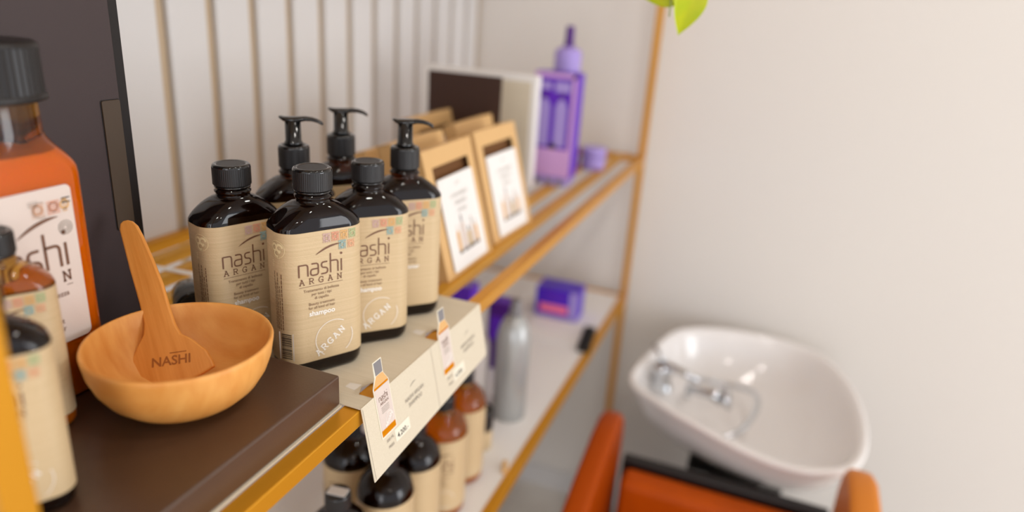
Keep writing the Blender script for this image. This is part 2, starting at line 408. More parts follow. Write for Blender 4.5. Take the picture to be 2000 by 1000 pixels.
def ribbed(m, r, z0, z1, k, n=120, depth=.00018, T=None):
    def ring(rr, z, rib): return [((rr + (depth if (j % 2 == 0 and rib) else 0)) * math.cos(2 * PI * j / n), (rr + (depth if (j % 2 == 0 and rib) else 0)) * math.sin(2 * PI * j / n), z) for j in range(n)]
    m.loft([ring(r - .0006, z0, 0), ring(r, z0 + .0006, 1), ring(r, z1 - .003, 1)], k, True, False, False, T)
    m.loft([ring(r, z1 - .003, 0), ring(r - .0002, z1 - .0016, 0), ring(r - .001, z1 - .0005, 0), ring(r - .0024, z1, 0), ring(r - .0032, z1 - .0001, 0), ring(r - .0045, z1 - .0006, 0)], 'capgloss', False, False, True, T)
    m.loft([ring(r - .0045, z1 - .0006, 0), ring(.0005, z1 - .0006, 0)], k, False, True, False, T)
    return m
ZS, ZN = 0.1525, 0.1735
def make_flat_bottle(label, loc, yaw, pump=False, capr=.0182, kind='shampoo', scale=1, glass='glassdark', headyaw=0, group='amber hair bottles with kraft labels'):
    t = thing('pump_bottle' if pump else 'shampoo_bottle', label, 'bottle', loc, yawrot(yaw), group)
    m = MB(); loft_bottle(m, BW, BD, BR, body_levels(BW, BD, BR, ZS, ZN, .0165, .186), glass)
    g = m.build('glass_body', t)
    m = MB(); L = body_levels(BW, BD, BR, ZS - .001, ZN - .004, .0165, .176, inset=.0022)
    if pump or glass == 'glassamber': L = [l for l in L if l[0] < ZS + .0]; L.append((ZS - .002 + (0), BW - .0044, BD - .0044, BR))
    L = [l for i, l in enumerate(L) if l[2] > .004]
    loft_bottle(m, BW, BD, BR, L, 'contentsamber' if glass == 'glassamber' else 'contents'); m.build('contents', g)
    label_mesh(BW, BD, BR, .0158, .1500, kind).build('label', t)
    if not pump:
        m = MB(); ribbed(m, capr, .1845, .2055, 'capblack'); m.lathe([(capr - .001, .1815), (capr - .0008, .184)], 'capgloss', 48); m.build('cap', t)
    else:
        m = MB(); r = .0168
        ribbed(m, r, .1835, .2085, 'capblack'); c = m.build('pump_collar', t)
        m = MB(); m.lathe([(.0098, .2075), (.0098, .2120), (.0088, .2128), (.0086, .236)], 'capgloss', 32)
        m.build('pump_stem', t)
        m = MB(); hy = headyaw * PI / 180; dx, dy = math.cos(hy), math.sin(hy)
        px, py = -dy, dx
        rings = []
        for q, (a, z, wd, th) in enumerate([(-.0145, .2385, .003, .0012), (-.0125, .2378, .0055, .002), (-.009, .2365, .0078, .0028), (0, .2362, .0088, .0034), (.009, .237, .0078, .0032), (.014, .2378, .0064, .0028), (.021, .2374, .0054, .0024), (.0265, .2360, .0048, .0022), (.0305, .2340, .0044, .0021), (.0325, .2327, .003, .0014)]):
            rings.append([(a * dx + wd * math.cos(2 * PI * j / 12) * px, a * dy + wd * math.cos(2 * PI * j / 12) * py, z + th * math.sin(2 * PI * j / 12)) for j in range(12)])
        m.loft(rings, 'capgloss'); m.build('pump_head', t)
    if scale != 1: t.scale = (scale,) * 3
    return t
CT = 0.0026   # top of the card lying on the bars
make_flat_bottle('foremost capped shampoo bottle, kraft label fully readable, at corner of brown board', (-.4090, .5500, CT), 30, scale=1.03)
make_flat_bottle('capped shampoo bottle at left of the group, label half hidden, behind wooden bowl', (-.4950, .5360, CT), 22)
make_flat_bottle('capped shampoo bottle directly right of the foremost one, with smaller cap', (-.3965, .6290, CT), 42, capr=.0172)
make_flat_bottle('pump bottle nearest the kraft gift boxes, amber showing at its base', (-.3960, .7080, CT), 43, pump=True, kind='conditioner', headyaw=-26)
make_flat_bottle('pump bottle standing between the left and foremost capped bottles', (-.4960, .6350, CT), 36, pump=True, kind='conditioner', headyaw=-28)
make_flat_bottle('rearmost pump bottle, its pump highest in the group, label hidden', (-.4930, .7220, CT), 38, pump=True, kind='conditioner', headyaw=-28)

# ---------------- display stand: board, back panel, strip
bz = 0.0344
d = thing('display_stand', 'dark brown display board with tall black-brown back panel, under the wooden bowl', 'display stand', (-.46, .34, CT))
def D_(mb, name, bev=0.0):
    o = mb.build(name, None, bevel=bev); o.parent = d; o.matrix_parent_inverse = Matrix.Translation((.46, -.34, -CT)); return o
D_(MB().box((-.590, .19, CT), (-.3400, .489, bz), 'board'), 'base_board', .0020)
D_(MB().box((-.588, .19, bz), (-.5800, .4905, .72), 'panel'), 'back_panel', .0006)
D_(MB().box((-.600, .19, CT), (-.5905, .5090, .735), 'paneledge'), 'rear_board', .0006)
D_(MB().rbox((-.5800, .4700, .141), (-.5785, .4895, .2655), .002, 'strip', axis=0), 'corner_strip')
D_(MB().rbox((-.58005, .4690, .1402), (-.57985, .4900, .2663), .002, 'paneledge', axis=0), 'strip_outline')  # thin black outline around the bronze strip

# ---------------- small bottles at the near end
make_flat_bottle('small amber bottle behind the near gold post, its black cap in view', (-.5070, .3080, bz), 28, scale=.8, glass='glassamber', group='small bottles on the brown board')
make_flat_bottle('small amber bottle nearest the camera, partly hidden by near gold post', (-.4270, .2440, bz), 28, scale=.8, group='small bottles on the brown board')

# ---------------- big amber bottle
W2, D2, R2 = .092, .066, .012
t = thing('display_bottle', 'oversized amber glass oil bottle against the black display panel', 'bottle', (-.5445, .3465, bz), yawrot(0))
def big_levels(ins=0):
    L = [(0 + ins, W2 - .006 - 2 * ins, D2 - .006 - 2 * ins, R2 - .002), (.004 + ins, W2 - 2 * ins, D2 - 2 * ins, R2), (.190, W2 - 2 * ins, D2 - 2 * ins, R2)]
    n = 12; nr = .0328
    for i in range(1, n + 1):
        tt = i / n; e = .5 - .5 * math.cos(PI * tt); e = e ** .85
        w_ = W2 * (1 - e) + 2 * nr * e - 2 * ins; d_ = D2 * (1 - e) + 2 * nr * e - 2 * ins
        z = .192 + .034 * (tt ** .9)
        L.append((z, w_, d_, min(R2 + (nr - R2) * e, d_ / 2 - .0001, w_ / 2 - .0001)))
    return L
L = big_levels() + [(.249, .0645, .0645, .0321), (.2535, .066, .066, .0329)]
m = MB(); loft_bottle(m, W2, D2, R2, L, 'glassclear'); g = m.build('glass_body', t)
Lc = [l for l in big_levels(.0025) if l[0] < .212]
m = MB(); loft_bottle(m, W2, D2, R2, Lc, 'oil'); m.build('oil_filling', g)
m = MB()
def ringb(r, z, rib, n=96): return [((r + (.0009 if (j % 2 and rib) else 0)) * math.cos(2 * PI * j / n), (r + (.0009 if (j % 2 and rib) else 0)) * math.sin(2 * PI * j / n), z) for j in range(n)]
m.loft([ringb(.0380, .2485, 0), ringb(.0400, .2495, 0), ringb(.0400, .2525, 0), ringb(.0385, .2540, 0)], 'capblack', True, False, True)
m.loft([ringb(.0380, .2540, 1), ringb(.0378, .287, 1)], 'capblack', False, False, False)
m.loft([ringb(.0388, .287, 0), ringb(.0384, .2895, 0), ringb(.0355, .2915, 0), ringb(.001, .2918, 0)], 'capblack', False, True, True)
m.build('cap', t)
m = MB(); fb = surf(W2, D2, R2, .0006)
x0, x1, z0, z1 = -.040, .0305, .054, .184; r = .005
poly = []
for cx, cy, a0 in ((x1 - r, z1 - r, 0), (x0 + r, z1 - r, 90), (x0 + r, z0 + r, 180), (x1 - r, z0 + r, 270)):
    poly += arcp(cx, cy, r, a0, a0 + 90, 5)
m.flat([poly], 'labelpink', fb)
fb = surf(W2, D2, R2, .0010)
u2 = .0193; nx = .0190 - 3.36 * u2
nashi(m, fb, nx, .1190, u2, wd=.12); swoosh(m, fb, nx + 1.45 * u2, .1495, nx + 3.25 * u2, .1600, .003, .0026)
slab(m, 'ARGAN', fb, nx, .1060, .0085, .0147, 'ink', wd=.16, sx=.85)
m.stroke([(nx, .1025), (.0205, .1025)], .0005, 'ink', fb)
cx = nx + 1.7 * u2
for i, s_ in enumerate(('Trattamento di bellezza', 'per tutti i tipi', 'di capello', 'Beauty treatment', 'for all kind of hair')):
    m.text(s_, .0066, 'ink', fb, cx, .0940 - (.0066 * i + (.003 if i > 2 else 0)), sx=.92)
for i, k in enumerate(('st5', 'st1', 'st2')):
    x, yv = -.0035 + .0125 * i, .1625
    w_ = .0105 if i < 2 else .004
    for q in range(7): m.stroke([(x, yv + .0115 * (.07 + .14 * q)), (x + w_, yv + .0115 * (.07 + .14 * q))], .0007 if i else .0004, k, fb)
    m.stroke(arcp(x + w_ / 2, yv + .006, .0035, 0, 360, 12), .0012, k, fb)
m.stroke(arcp(.0040, .1680, .0062, 60, 300, 16), .0004, 'inkgrey', fb)
for q in range(3): m.stroke([(-.0055, .1755 - .0018 * q), (.0025, .1755 - .0018 * q)], .0004, 'inkgrey', fb)
for q in range(2): m.stroke([(x1 - .009, .1735 - .0035 * q), (x1 - .002, .1735 - .0035 * q)], .0009, 'inkblack', fb)
for q in range(3): m.stroke(arcp(x1 - .009, .150, .002 + .0018 * q, 0, 360, 14), .0006, 'inkgrey', fb)
m.build('label', t)

# ---------------- wooden bowl and spatula
t = thing('wooden_bowl', 'turned beech wood bowl on the dark brown board, spatula leaning in it', 'bowl', (-.4310, .3940, bz))
prof = [(.0275, 0.0), (.0295, .0005), (.031, .0020), (.040, .0040), (.051, .0095), (.0605, .0185), (.0675, .030), (.0718, .042), (.0738, .054), (.0742, .0575), (.0734, .0595), (.0720, .0594), (.0706, .0575), (.068, .045), (.0640, .034), (.0565, .0225), (.0450, .0130), (.031, .0085), (.015, .0070), (.0005, .0065)]
m = MB(); m.lathe(prof, 'wood', 96); m.build('bowl_body', t)
b = Vector((-.450, .399, .0445)); dv = Vector((-.6159, .3572, .7022)).normalized(); Wv = Vector((.7471, .5476, .3768)).normalized(); Nv = Wv.cross(dv).normalized()
Tm = Matrix(((Wv.x, dv.x, Nv.x, b.x), (Wv.y, dv.y, Nv.y, b.y), (Wv.z, dv.z, Nv.z, b.z), (0, 0, 0, 1)))
t = thing('wooden_spatula', 'flat beech wood spatula branded with dark letters, leaning in the bowl', 'spatula')
t.matrix_world = Tm
out = [(.0375, -.002), (.0372, .004), (.0348, .0152), (.0250, .0310), (.0180, .0385), (.0158, .048), (.0152, .060), (.0154, .0893), (.0131, .117), (.0101, .1428), (.0080, .1545), (.0052, .1600), (.0015, .1628), (-.0025, .1636), (-.0062, .1618), (-.0080, .1562), (-.0089, .1158), (-.0088, .0789), (-.0096, .060), (-.0125, .0500), (-.0203, .0415), (-.0298, .0300), (-.0325, .0160), (-.0318, .002), (-.022, -.0035), (0, -.0055), (.024, -.0045)]
m = MB(); m.prism(out[::-1], -.0026, .0026, 'woodspat')
o = m.build('spatula_body', t, bevel=.0014)
m = MB(); fsp = lambda x, y: (x, y, .0029)
a = 9 * PI / 180
m.text('NASHI', .0115, 'burn', fsp, .0035, .0140, bold=.015, rot=-15 * PI / 180, sx=1.05)
m.stroke([(.0050, .0245), (.0190, .0207)], .0008, 'burn', fsp)
m.build('branded_lettering', t)

# ---------------- cards lying on the bars
m = MB(); z = .0016
m.box((-.606, .20, .0002), (-.3385, .489, .0020), 'cream'); 
tag(m.build('base_card'), 'cream card sheet under the brown board, thin edge showing beside gold rail', 'card')
# price display card: top sheet with holes + sloped flap + cut-out bottles
t = thing('price_display_card', 'cream folded price card draped over the gold front rail below the bottles', 'display card', (-.319, .49, .0022))
def Cc(mb, name):
    o = mb.build(name, None); o.parent = t; o.matrix_parent_inverse = Matrix.Translation((.319, -.49, -.0022)); return o
m = MB(); zt, zb = CT - .0001, CT - .0012
Y0, Y1, XI = .4905, .7715, -.58
holes = [(.4935 + .1385 * k, .5385 + .1385 * k) for k in (0, 1)]
# top sheet around two hexagonal holes (each hole runs into the fold)
def topz(x, y): return (x, y, zt)
def sheet(poly): m.prism(poly, zb, zt, 'cream')
ycur = Y0
for h0 in (.5125, .6510):
    h1 = h0 + .027
    sheet([(XI, ycur), (-.319, ycur), (-.319, h0), (XI, h0)][::-1])
    sheet([(XI, h0), (-.3345, h0), (-.3400, h0 + .0135), (-.3345, h1), (XI, h1)][::-1])
    ycur = h1
sheet([(XI, ycur), (-.319, ycur), (-.319, Y1), (XI, Y1)][::-1])
Cc(m, 'top_sheet')
fd = Vector((.016, 0, -.079)).normalized(); fn = Vector((.079, 0, .016)).normalized()
def flapf(off): return lambda y, tt: tuple(Vector((-.3185, 0, .0020)) + fd * tt + Vector((0, y, 0)) + fn * off)
m = MB()
flap = [(Y0, -.001), (Y1, -.001), (Y1 - .001, .0685), (Y1 - .003, .0715), (.49 + .14, .0755), (Y0 - .001, .0795)]
m.prism(flap, 0, .0010, 'cream', f=lambda x, y, q: flapf(q)(x, y))
Cc(m, 'front_flap')
m = MB(); f0 = flapf(.0013)
for k, dy in enumerate((0, .1385)):
    cy = .5845 + dy
    swoosh(m, f0, cy - .0065, .0210, cy + .0065, .0185, -.0012, .0010, 'inkgrey')
    def ft(a, b_, off=flapf(.0014)): return off(a, -b_)
    m.text('NASHI ARGAN', .0068, 'inkgrey', ft, cy, -.0335, sx=.9)
    m.text('SHAMPOO' if k == 0 else 'SHAMPOO', .0068, 'inkgrey', ft, cy, -.0410, sx=.9)
    m.flat([[(.536 + dy, .0485), (.566 + dy, .0485), (.566 + dy, .0625), (.536 + dy, .0625)]], 'creamlight', flapf(.00125))
    m.text('4.200.-', .0080, 'inkblack', ft, .551 + dy, -.0600, bold=.01)
    m.text('500 ML', .0045, 'inkgrey', ft, .527 + dy, -.0540); m.text('PREIS', .0045, 'inkgrey', ft, .527 + dy, -.0620)
m.stroke([(.6320, -.0005), (.6320, .0750)], .0004, 'inkgrey', f0)
m.stroke([(Y0 + .0015, .001), (Y0 + .0015, .0785)], .0004, 'inkgrey', f0)
Cc(m, 'flap_print')
for dy in (0, .1385):
    m = MB(); A = .5270 + dy
    whiteout = [(A - .0142, .0460), (A - .0142, -.0085), (A - .0085, -.0185), (A - .0075, -.0345), (A + .0080, -.0345), (A + .0072, -.0185), (A + .0142, -.0085), (A + .0142, .0460)]
    def fz(x, y, q): return flapf(q)(x, y)
    m.prism(whiteout[::-1], .0012, .0020, 'creamlight', f=fz)
    ff = flapf(.0021)
    m.flat([[(A - .0066, -.0335), (A + .0070, -.0335), (A + .0064, -.0200), (A - .0064, -.0200)]], 'greydark', ff)
    m.flat([[(A - .0060, -.0195), (A + .0060, -.0195), (A + .0130, -.0095), (A - .0130, -.0095)]], 'st2', ff)
    m.flat([[(A - .0130, -.0092), (A + .0130, -.0092), (A + .0130, .0445), (A - .0130, .0445)]], 'contentsamber', ff)
    ff = flapf(.0022)
    m.flat([[(A - .0130, -.0068), (A + .0130, -.0068), (A + .0130, .0375), (A - .0130, .0375)]], 'labelpink', ff)
    fl2 = flapf(.0024); g2 = lambda a, b_: fl2(a, -b_)
    nashi(m, g2, A - .0085, -.0075, .0046, 'ink', .13)
    m.text('ARGAN', .0045, 'ink', g2, A, -.0120)
    for q in range(4): m.stroke([(A - .007, -.0150 - .0018 * q), (A + .007, -.0150 - .0018 * q)], .0004, 'inkgrey', g2)
    m.stroke(arcp(A + .004, -.030, .0068, -40, 200, 14), .0005, 'inkwhite', g2)
    m.text('ARGAN', .0050, 'inkwhite', g2, A + .003, -.033, bold=.02, rot=.6)
    o = Cc(m, 'bottle_cutout')
for dy in (0, .1385):
    m = MB(); m.prism([(-.3545, .5185 + dy), (-.3425, .5165 + dy), (-.3415, .5290 + dy), (-.3540, .5270 + dy)], CT - .0001, CT + .0001, 'clearsticker')
    Cc(m, 'clear_sticker')


# ---------------- white strip and lying black cap behind the bowl
m = MB(); m.box((-.045, -.0045, 0), (.060, .0045, .0014), 'white')
tag(m.build('card_strip', None, (-.745, .668, .0002), (0, 0, .10)), 'narrow white card strip lying across the back shelf bars', 'card strip')
t = thing('lying_jar', 'small black jar lying on its side behind the wooden bowl', 'jar', (-.600, .570, .0225), (PI / 2, 0, .9))
m = MB(); m.lathe([(.018, -.024), (.0195, -.022), (.0195, .004), (.018, .006)], 'capgloss', 40); m.build('jar_body', t)
m = MB(); ribbed(m, .0205, .007, .024, 'capblack'); m.build('jar_lid', t)

# ---------------- kraft gift boxes
def gift_box(label, loc, rotz, tilt, Wd=.158, H=.185, detail=True):
    t = thing('gift_box', label, 'gift box', loc, (tilt * PI / 180, 0, rotz), 'kraft gift boxes leaning on the shelf')
    h = Wd / 2; T = .012
    m = MB()
    # front frame with open window reaching near the bottom, back plate, sides
    fw = .021; tw = .026
    m.box((-h, -.0015, 0), (-h + fw, 0, H), 'bag'); m.box((h - fw, -.0015, 0), (h, 0, H), 'bag')
    m.box((-h + fw, -.0015, H - tw), (h - fw, 0, H), 'bag'); m.box((-h + fw, -.0015, 0), (h - fw, 0, .010), 'bag')
    m.box((-h, 0, 0), (-h + .0015, .022, H), 'bag'); m.box((h - .0015, 0, 0), (h, .022, H), 'bag')
    m.box((-h, 0, H - .0015), (h, .022, H), 'bag'); m.box((-h, .0205, 0), (h, .022, H), 'bag')
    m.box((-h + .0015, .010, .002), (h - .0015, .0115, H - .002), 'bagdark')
    m.build('box_body', t, bevel=.0005)
    m = MB(); cw = h - fw - .001
    m.rbox((-cw, -.0045, .006), (cw, -.0018, H - .044), .004, 'white', axis=1)
    cb = m.build('printed_card', t)
    if detail:
        f = lambda x, y: (x, -.0047, y)
        m = MB()
        swoosh(m, f, -.008, H - .060, .008, H - .057, .002, .0012, 'inkgrey')
        for i, s_ in enumerate(('IL TRATTAMENTO', 'DI BELLEZZA', 'nashi argan')): m.text(s_, .0075, 'inkgrey', f, 0, H - .076 - .011 * i, sx=.9)
        for (bx, bw, bh, k1, k2) in ((-.033, .010, .040, 'st2', 'labelpink'), (-.018, .015, .052, 'labelpink', 'greydark'), (.000, .014, .030, 'kraft', 'inkblack'), (.016, .010, .042, 'labelpink', 'inkgrey'), (.028, .009, .034, 'st2', 'inkgrey')):
            zb_ = .030
            m.flat([[(bx, zb_), (bx + bw, zb_), (bx + bw, zb_ + bh * .7), (bx + bw * .65, zb_ + bh * .8), (bx + bw * .35, zb_ + bh * .8), (bx, zb_ + bh * .7)]], k1, f)
            m.flat([[(bx + bw * .35, zb_ + bh * .8), (bx + bw * .65, zb_ + bh * .8), (bx + bw * .65, zb_ + bh), (bx + bw * .35, zb_ + bh)]], k2, f)
            m.flat([[(bx, zb_ - .002), (bx + bw, zb_ - .002), (bx + bw, zb_ + .003), (bx, zb_ + .003)]], 'inkblack', f)
        m.build('card_print', cb)
    return t
gift_box('kraft gift box nearest the pump bottles, white printed card in its window', (-.3870, .8980, .0005), PI / 2, -15.3)
gift_box('kraft gift box in front row nearest the purple boxes, white printed card', (-.3900, 1.0830, .0005), PI / 2 - .05, -15.3)
gift_box('kraft gift box second row, directly behind the one nearest the pump bottles', (-.4450, .9200, .0005), PI / 2, -15.3)
gift_box('kraft gift box second row, directly behind the front box nearest the purple boxes', (-.4500, 1.1350, .0005), PI / 2, -15.3)
gift_box('kraft gift box in the back row, its top edge below the dark brown card', (-.5350, 1.1350, .0005), PI / 2, -15.3)
gift_box('shortest kraft gift box in back row, only an orange corner in view', (-.5200, .9550, .0005), PI / 2, -15.3, .145, .158)

# ---------------- sign and brown card
t = thing('white_sign', 'white framed sign with cream face standing behind the gift boxes', 'sign', (-.595, 1.375, 0), (0, 0, .03))
MB().rbox((-.128, 0, 0), (.128, .028, .238), .004, 'white', axis=1).build('sign_body', t)
MB().box((-.116, -.0008, .014), (.116, .0003, .226), 'cream').build('sign_face', t)
t = thing('brown_card', 'plain dark brown card leaning upright in front of the white sign', 'card', (-.556, 1.215, 0))
MB().rbox((-.0755, 0, 0), (.0755, .003, .246), .001, 'browncard', axis=1).build('card_sheet', t)
MB().box((-.050, .003, 0), (.050, .030, .003), 'browncard').build('card_foot', t)

# ---------------- purple products on the top shelf
t = thing('purple_kit_box', 'tall purple product box with lilac bottle pictures, beside the white sign', 'box', (-.450, 1.450, .019), (0, 0, 0))
MB().rbox((-.048, 0, 0), (.048, .055, .224), .0015, 'purple', axis=2).build('carton', t)
m = MB(); f = lambda x, y: (x, -.0006, y)
m.flat([[(-.047, 0.001), (.047, .001), (.047, .062), (-.047, .062)]], 'pinklilac', f)
m.flat([[(.038, .062), (.047, .062), (.047, .222), (.038, .222)]], 'pinklilac', f)
m.flat([[(-.047, .214), (.047, .214), (.047, .223), (-.047, .223)]], 'pinklilac', f)
f = lambda x, y: (x, -.0009, y)
for x in (-.034, .004):
    m.flat([[(x, .068), (x + .026, .068), (x + .026, .155), (x + .017, .170), (x + .009, .170), (x, .155)]], 'lilac', f)
    m.flat([[(x + .008, .172), (x + .018, .172), (x + .018, .180), (x + .008, .180)]], 'purpledark', f)
m.flat([[(.000, .184), (.034, .184), (.034, .206), (.000, .206)]], 'lilac', f)
m.flat([[(-.006, .062), (.012, .062), (.010, .074), (-.004, .074)]], 'inkblack', f)
m.flat([[(-.042, .188), (-.008, .188), (-.008, .204), (-.042, .204)]], 'lilac', f)
m.build('carton_print', t)
t = thing('flat_pack', 'flat grey-lilac pack lying under the tall purple box', 'pack', (-.450, 1.445, .0005))
MB().rbox((-.056, 0, 0), (.044, .065, .018), .001, 'lilac', axis=2).build('pack_body', t)
m = MB(); f = lambda x, y: (x, -.0005, y)
for i in range(4): m.flat([[(-.052 + .024 * i, .003), (-.038 + .024 * i, .003), (-.038 + .024 * i, .014), (-.052 + .024 * i, .014)]], 'greydark', f)
m.build('pack_print', t)
t = thing('lilac_bottle', 'lilac bottle with narrow purple nozzle rising behind the purple box', 'bottle', (-.470, 1.590, .0005))
m = MB(); m.lathe([(.027, 0), (.031, .003), (.031, .276), (.029, .282), (.020, .288), (.012, .291)], 'lilac', 40); m.build('bottle_body', t)
m = MB(); m.lathe([(.0305, .16), (.0316, .165), (.0316, .235), (.0305, .24)], 'purple', 40, cap0=False, cap1=False)
m.build('bottle_label', t)
m = MB(); m.lathe([(.012, .290), (.012, .296), (.0105, .298), (.0095, .333), (.0075, .335)], 'purpledark', 28); m.build('nozzle', t)
t = thing('lilac_jar', 'small round lilac jar at the far end of the top shelf', 'jar', (-.405, 1.670, .0005))
m = MB(); m.lathe([(.027, 0), (.029, .002), (.029, .030), (.028, .032)], 'lilac', 40); m.build('jar_body', t)
m = MB(); m.lathe([(.0305, .032), (.0305, .052), (.029, .054)], 'lilac', 40); m.build('jar_lid', t)
t = thing('dark_purple_carton', 'small dark purple carton squeezed between tall purple box and lilac jar', 'box', (-.455, 1.640, .0005))
MB().rbox((-.018, -.018, 0), (.018, .018, .052), .001, 'purpledark').build('carton', t)
MB().box((-.017, -.0186, .010), (.017, -.0181, .016), 'purple').build('carton_print', t)

# ---------------- lower shelf
LZ = -.4210
def round_bottle(label, loc, glass, top='cap', r=.0395, group='round amber bottles on the lower shelf', zl=.148):
    t = thing('round_bottle', label, 'bottle', loc, (0, 0, random.uniform(-.4, .4)), group)
    prof = [(r * .88, 0), (r * .97, .003), (r, .008), (r, zl), (r * .985, zl + .006), (r * .93, zl + .013), (r * .82, zl + .021), (r * .66, zl + .028), (r * .50, zl + .033), (.0135, zl + .036), (.0130, zl + .046)]
    m = MB(); m.lathe(prof, glass, 48); g = m.build('glass_body', t)
    m = MB(); m.lathe([(r - .002, .003), (r - .0022, zl - .004 if glass == 'glassdark' else zl - .012)], 'contents' if glass == 'glassdark' else 'contentsamber', 40); m.build('contents', g)
    m = MB(); m.lathe([(r + .0005, .016), (r + .0005, zl - .001)], 'kraft', 48, cap0=False, cap1=False)
    f = lambda s, z: ((r + .0009) * math.sin(s / r), -(r + .0009) * math.cos(s / r), z)
    nashi(m, f, -.0215, .098, .0127); slab(m, 'ARGAN', f, -.0215, .090, .0058, .0095, 'ink')
    swoosh(m, f, -.005, .119, .020, .126, .002, .0017)
    for i in range(5): m.text(('Trattamento di bellezza', 'per tutti i tipi', 'di capello', 'Beauty treatment', 'for all kind of hair')[i], .004, 'inklight', f, 0, .083 - .0044 * i)
    m.stroke(arcp(.010, .040, .0155, 0, 300, 20), .0006, 'inkwhite', f)
    m.build('label', t)
    if top != 'pump':
        m = MB(); ribbed(m, .0165, zl + .040, zl + .062, 'capblack'); m.build('cap', t)
        if top == 'tag':
            m = MB(); m.box((-.0125, -.0075, zl + .0615), (.0125, .0075, zl + .0628), 'white'); m.build('cap_reflection', t, None, (0, 0, .35))  # white plate imitates the bright reflection on the cap's top disc
    else:
        m = MB(); ribbed(m, .0165, zl + .038, zl + .064, 'capblack'); m.build('pump_collar', t)
        m = MB(); m.lathe([(.0085, zl + .064), (.0078, zl + .092)], 'capgloss', 28)
        m.build('pump_stem', t)
        m = MB(); m.rbox((-.010, -.008, zl + .090), (.046, .008, zl + .097), .004, 'capgloss', axis=0)
        if top == 'tag': m.box((-.010, -.0085, zl + .0972), (.018, .0085, zl + .0985), 'white')
        m.build('pump_head', t)
    return t
round_bottle('farthest round amber bottle on the lower shelf, beside the grey bottle', (-.414, .955, LZ), 'glassamber')
round_bottle('round amber bottle second from the grey bottle, amber shoulder aglow', (-.408, .866, LZ), 'glassamber')
round_bottle('round dark bottle third from the grey bottle, just below the price card', (-.414, .782, LZ), 'glassdark')
round_bottle('round dark bottle right behind the price card lowest corner', (-.414, .698, LZ), 'glassdark')
round_bottle('round dark bottle behind the bottle with white cap reflection, its left label edge golden', (-.500, .742, LZ), 'glassdark')
round_bottle('shorter round bottle with white painted reflection on its black cap, nearest on lower shelf', (-.432, .612, LZ), 'glassdark', top='tag', zl=.138)
t = thing('grey_bottle', 'tall grey satin bottle with sloping shoulder on the lower shelf', 'bottle', (-.405, 1.170, LZ))
m = MB(); m.lathe([(.031, 0), (.0345, .003), (.0345, .170), (.033, .185), (.028, .205), (.019, .220), (.013, .226)], 'greyplastic', 48); m.build('bottle_body', t)
m = MB(); m.lathe([(.013, .225), (.013, .236), (.010, .238), (.010, .256), (.008, .258)], 'greydark', 32); m.build('cap', t)
t = thing('pale_bottle', 'pale frosted bottle left of the grey bottle, mostly behind price card', 'bottle', (-.480, 1.150, LZ))
m = MB(); m.lathe([(.029, 0), (.032, .003), (.032, .150), (.029, .165), (.014, .178)], 'pale', 40); m.build('bottle_body', t)
m = MB(); m.lathe([(.014, .177), (.014, .200), (.012, .202)], 'white', 32); m.build('cap', t)
t = thing('black_lid_jar', 'cream jar with black lid between amber bottles and grey bottle', 'jar', (-.418, 1.045, LZ))
m = MB(); m.lathe([(.024, 0), (.026, .002), (.026, .040), (.025, .042)], 'kraft', 40); m.build('jar_body', t)
m = MB(); ribbed(m, .0265, .042, .080, 'capblack'); m.build('jar_lid', t)
t = thing('violet_box', 'violet box with coral band at far end of lower shelf', 'box', (-.465, 1.660, LZ), (0, 0, .02))
MB().rbox((-.055, 0, 0), (.062, .075, .085), .0015, 'violet').build('carton', t)
m = MB(); f = lambda x, y: (x, -.0006, y)
m.flat([[(-.042, .018), (.036, .018), (.036, .040), (-.042, .040)]], 'coral', f)
m.flat([[(.040, .002), (.061, .002), (.061, .084), (.040, .084)]], 'lilac', f)
m.flat([[(-.054, .001), (.040, .001), (.040, .010), (-.054, .010)]], 'lilac', f)
m.flat([[(-.030, .056), (.030, .056), (.030, .072), (-.030, .072)]], 'purple', f)
m.build('carton_print', t)
t = thing('white_carton', 'flat white carton under the violet box on lower shelf', 'box', (-.440, 1.600, LZ))
t2 = t
MB().rbox((-.070, -.075, 0), (.075, .050, .004), .001, 'white').build('carton', t)
for i, (x, yv, w_, h_, k, k2, lb) in enumerate(((-.600, 1.300, .085, .200, 'purple', 'lilac', 'purple and lilac carton behind the grey bottle, under the gift boxes'), (-.500, 1.330, .050, .165, 'purpledark', 'purple', 'slim deep purple carton behind the grey bottle cap'), (-.700, 1.250, .080, .190, 'lilac', 'purple', 'lilac carton seen between the top shelf bars'), (-.545, 1.075, .05, .150, 'purple', 'lilac', 'purple carton peeking out below the price card corner'))):
    t = thing('purple_carton', lb, 'box', (x, yv, LZ), (0, 0, .1 * i), 'purple cartons on the lower shelf')
    MB().rbox((-w_ / 2, 0, 0), (w_ / 2, .045, h_), .0012, k).build('carton', t)
    m = MB(); m.box((-w_ / 2 + .006, -.0006, h_ * .45), (w_ / 2 - .006, -.0001, h_ * .8), k2); m.build('front_print', t)
    m = MB(); m.box((-w_ / 2 + .006, .006, h_ + .0001), (w_ / 2 - .006, .036, h_ + .0006), k2); m.build('top_print', t)
t = thing('black_brush', 'flat black brush lying by the far end of lower gold rail', 'brush', (-.348, 1.575, LZ), (0, 0, .12))
MB().rbox((-.016, -.070, 0), (.016, .060, .014), .006, 'black', axis=2).build('brush_body', t)
m = MB()
for i in range(12): m.box((-.013, -.066 + .010 * i, .014), (.013, -.063 + .010 * i, .018), 'capblack')
m.build('bristles', t)
t = thing('brown_clip', 'small brown clip at the lower gold rail edge', 'clip', (-.345, 1.000, LZ), (0, 0, .3))
m = MB(); m.rbox((-.005, -.016, 0), (.005, .016, .008), .003, 'bag'); m.build('clip_body', t)

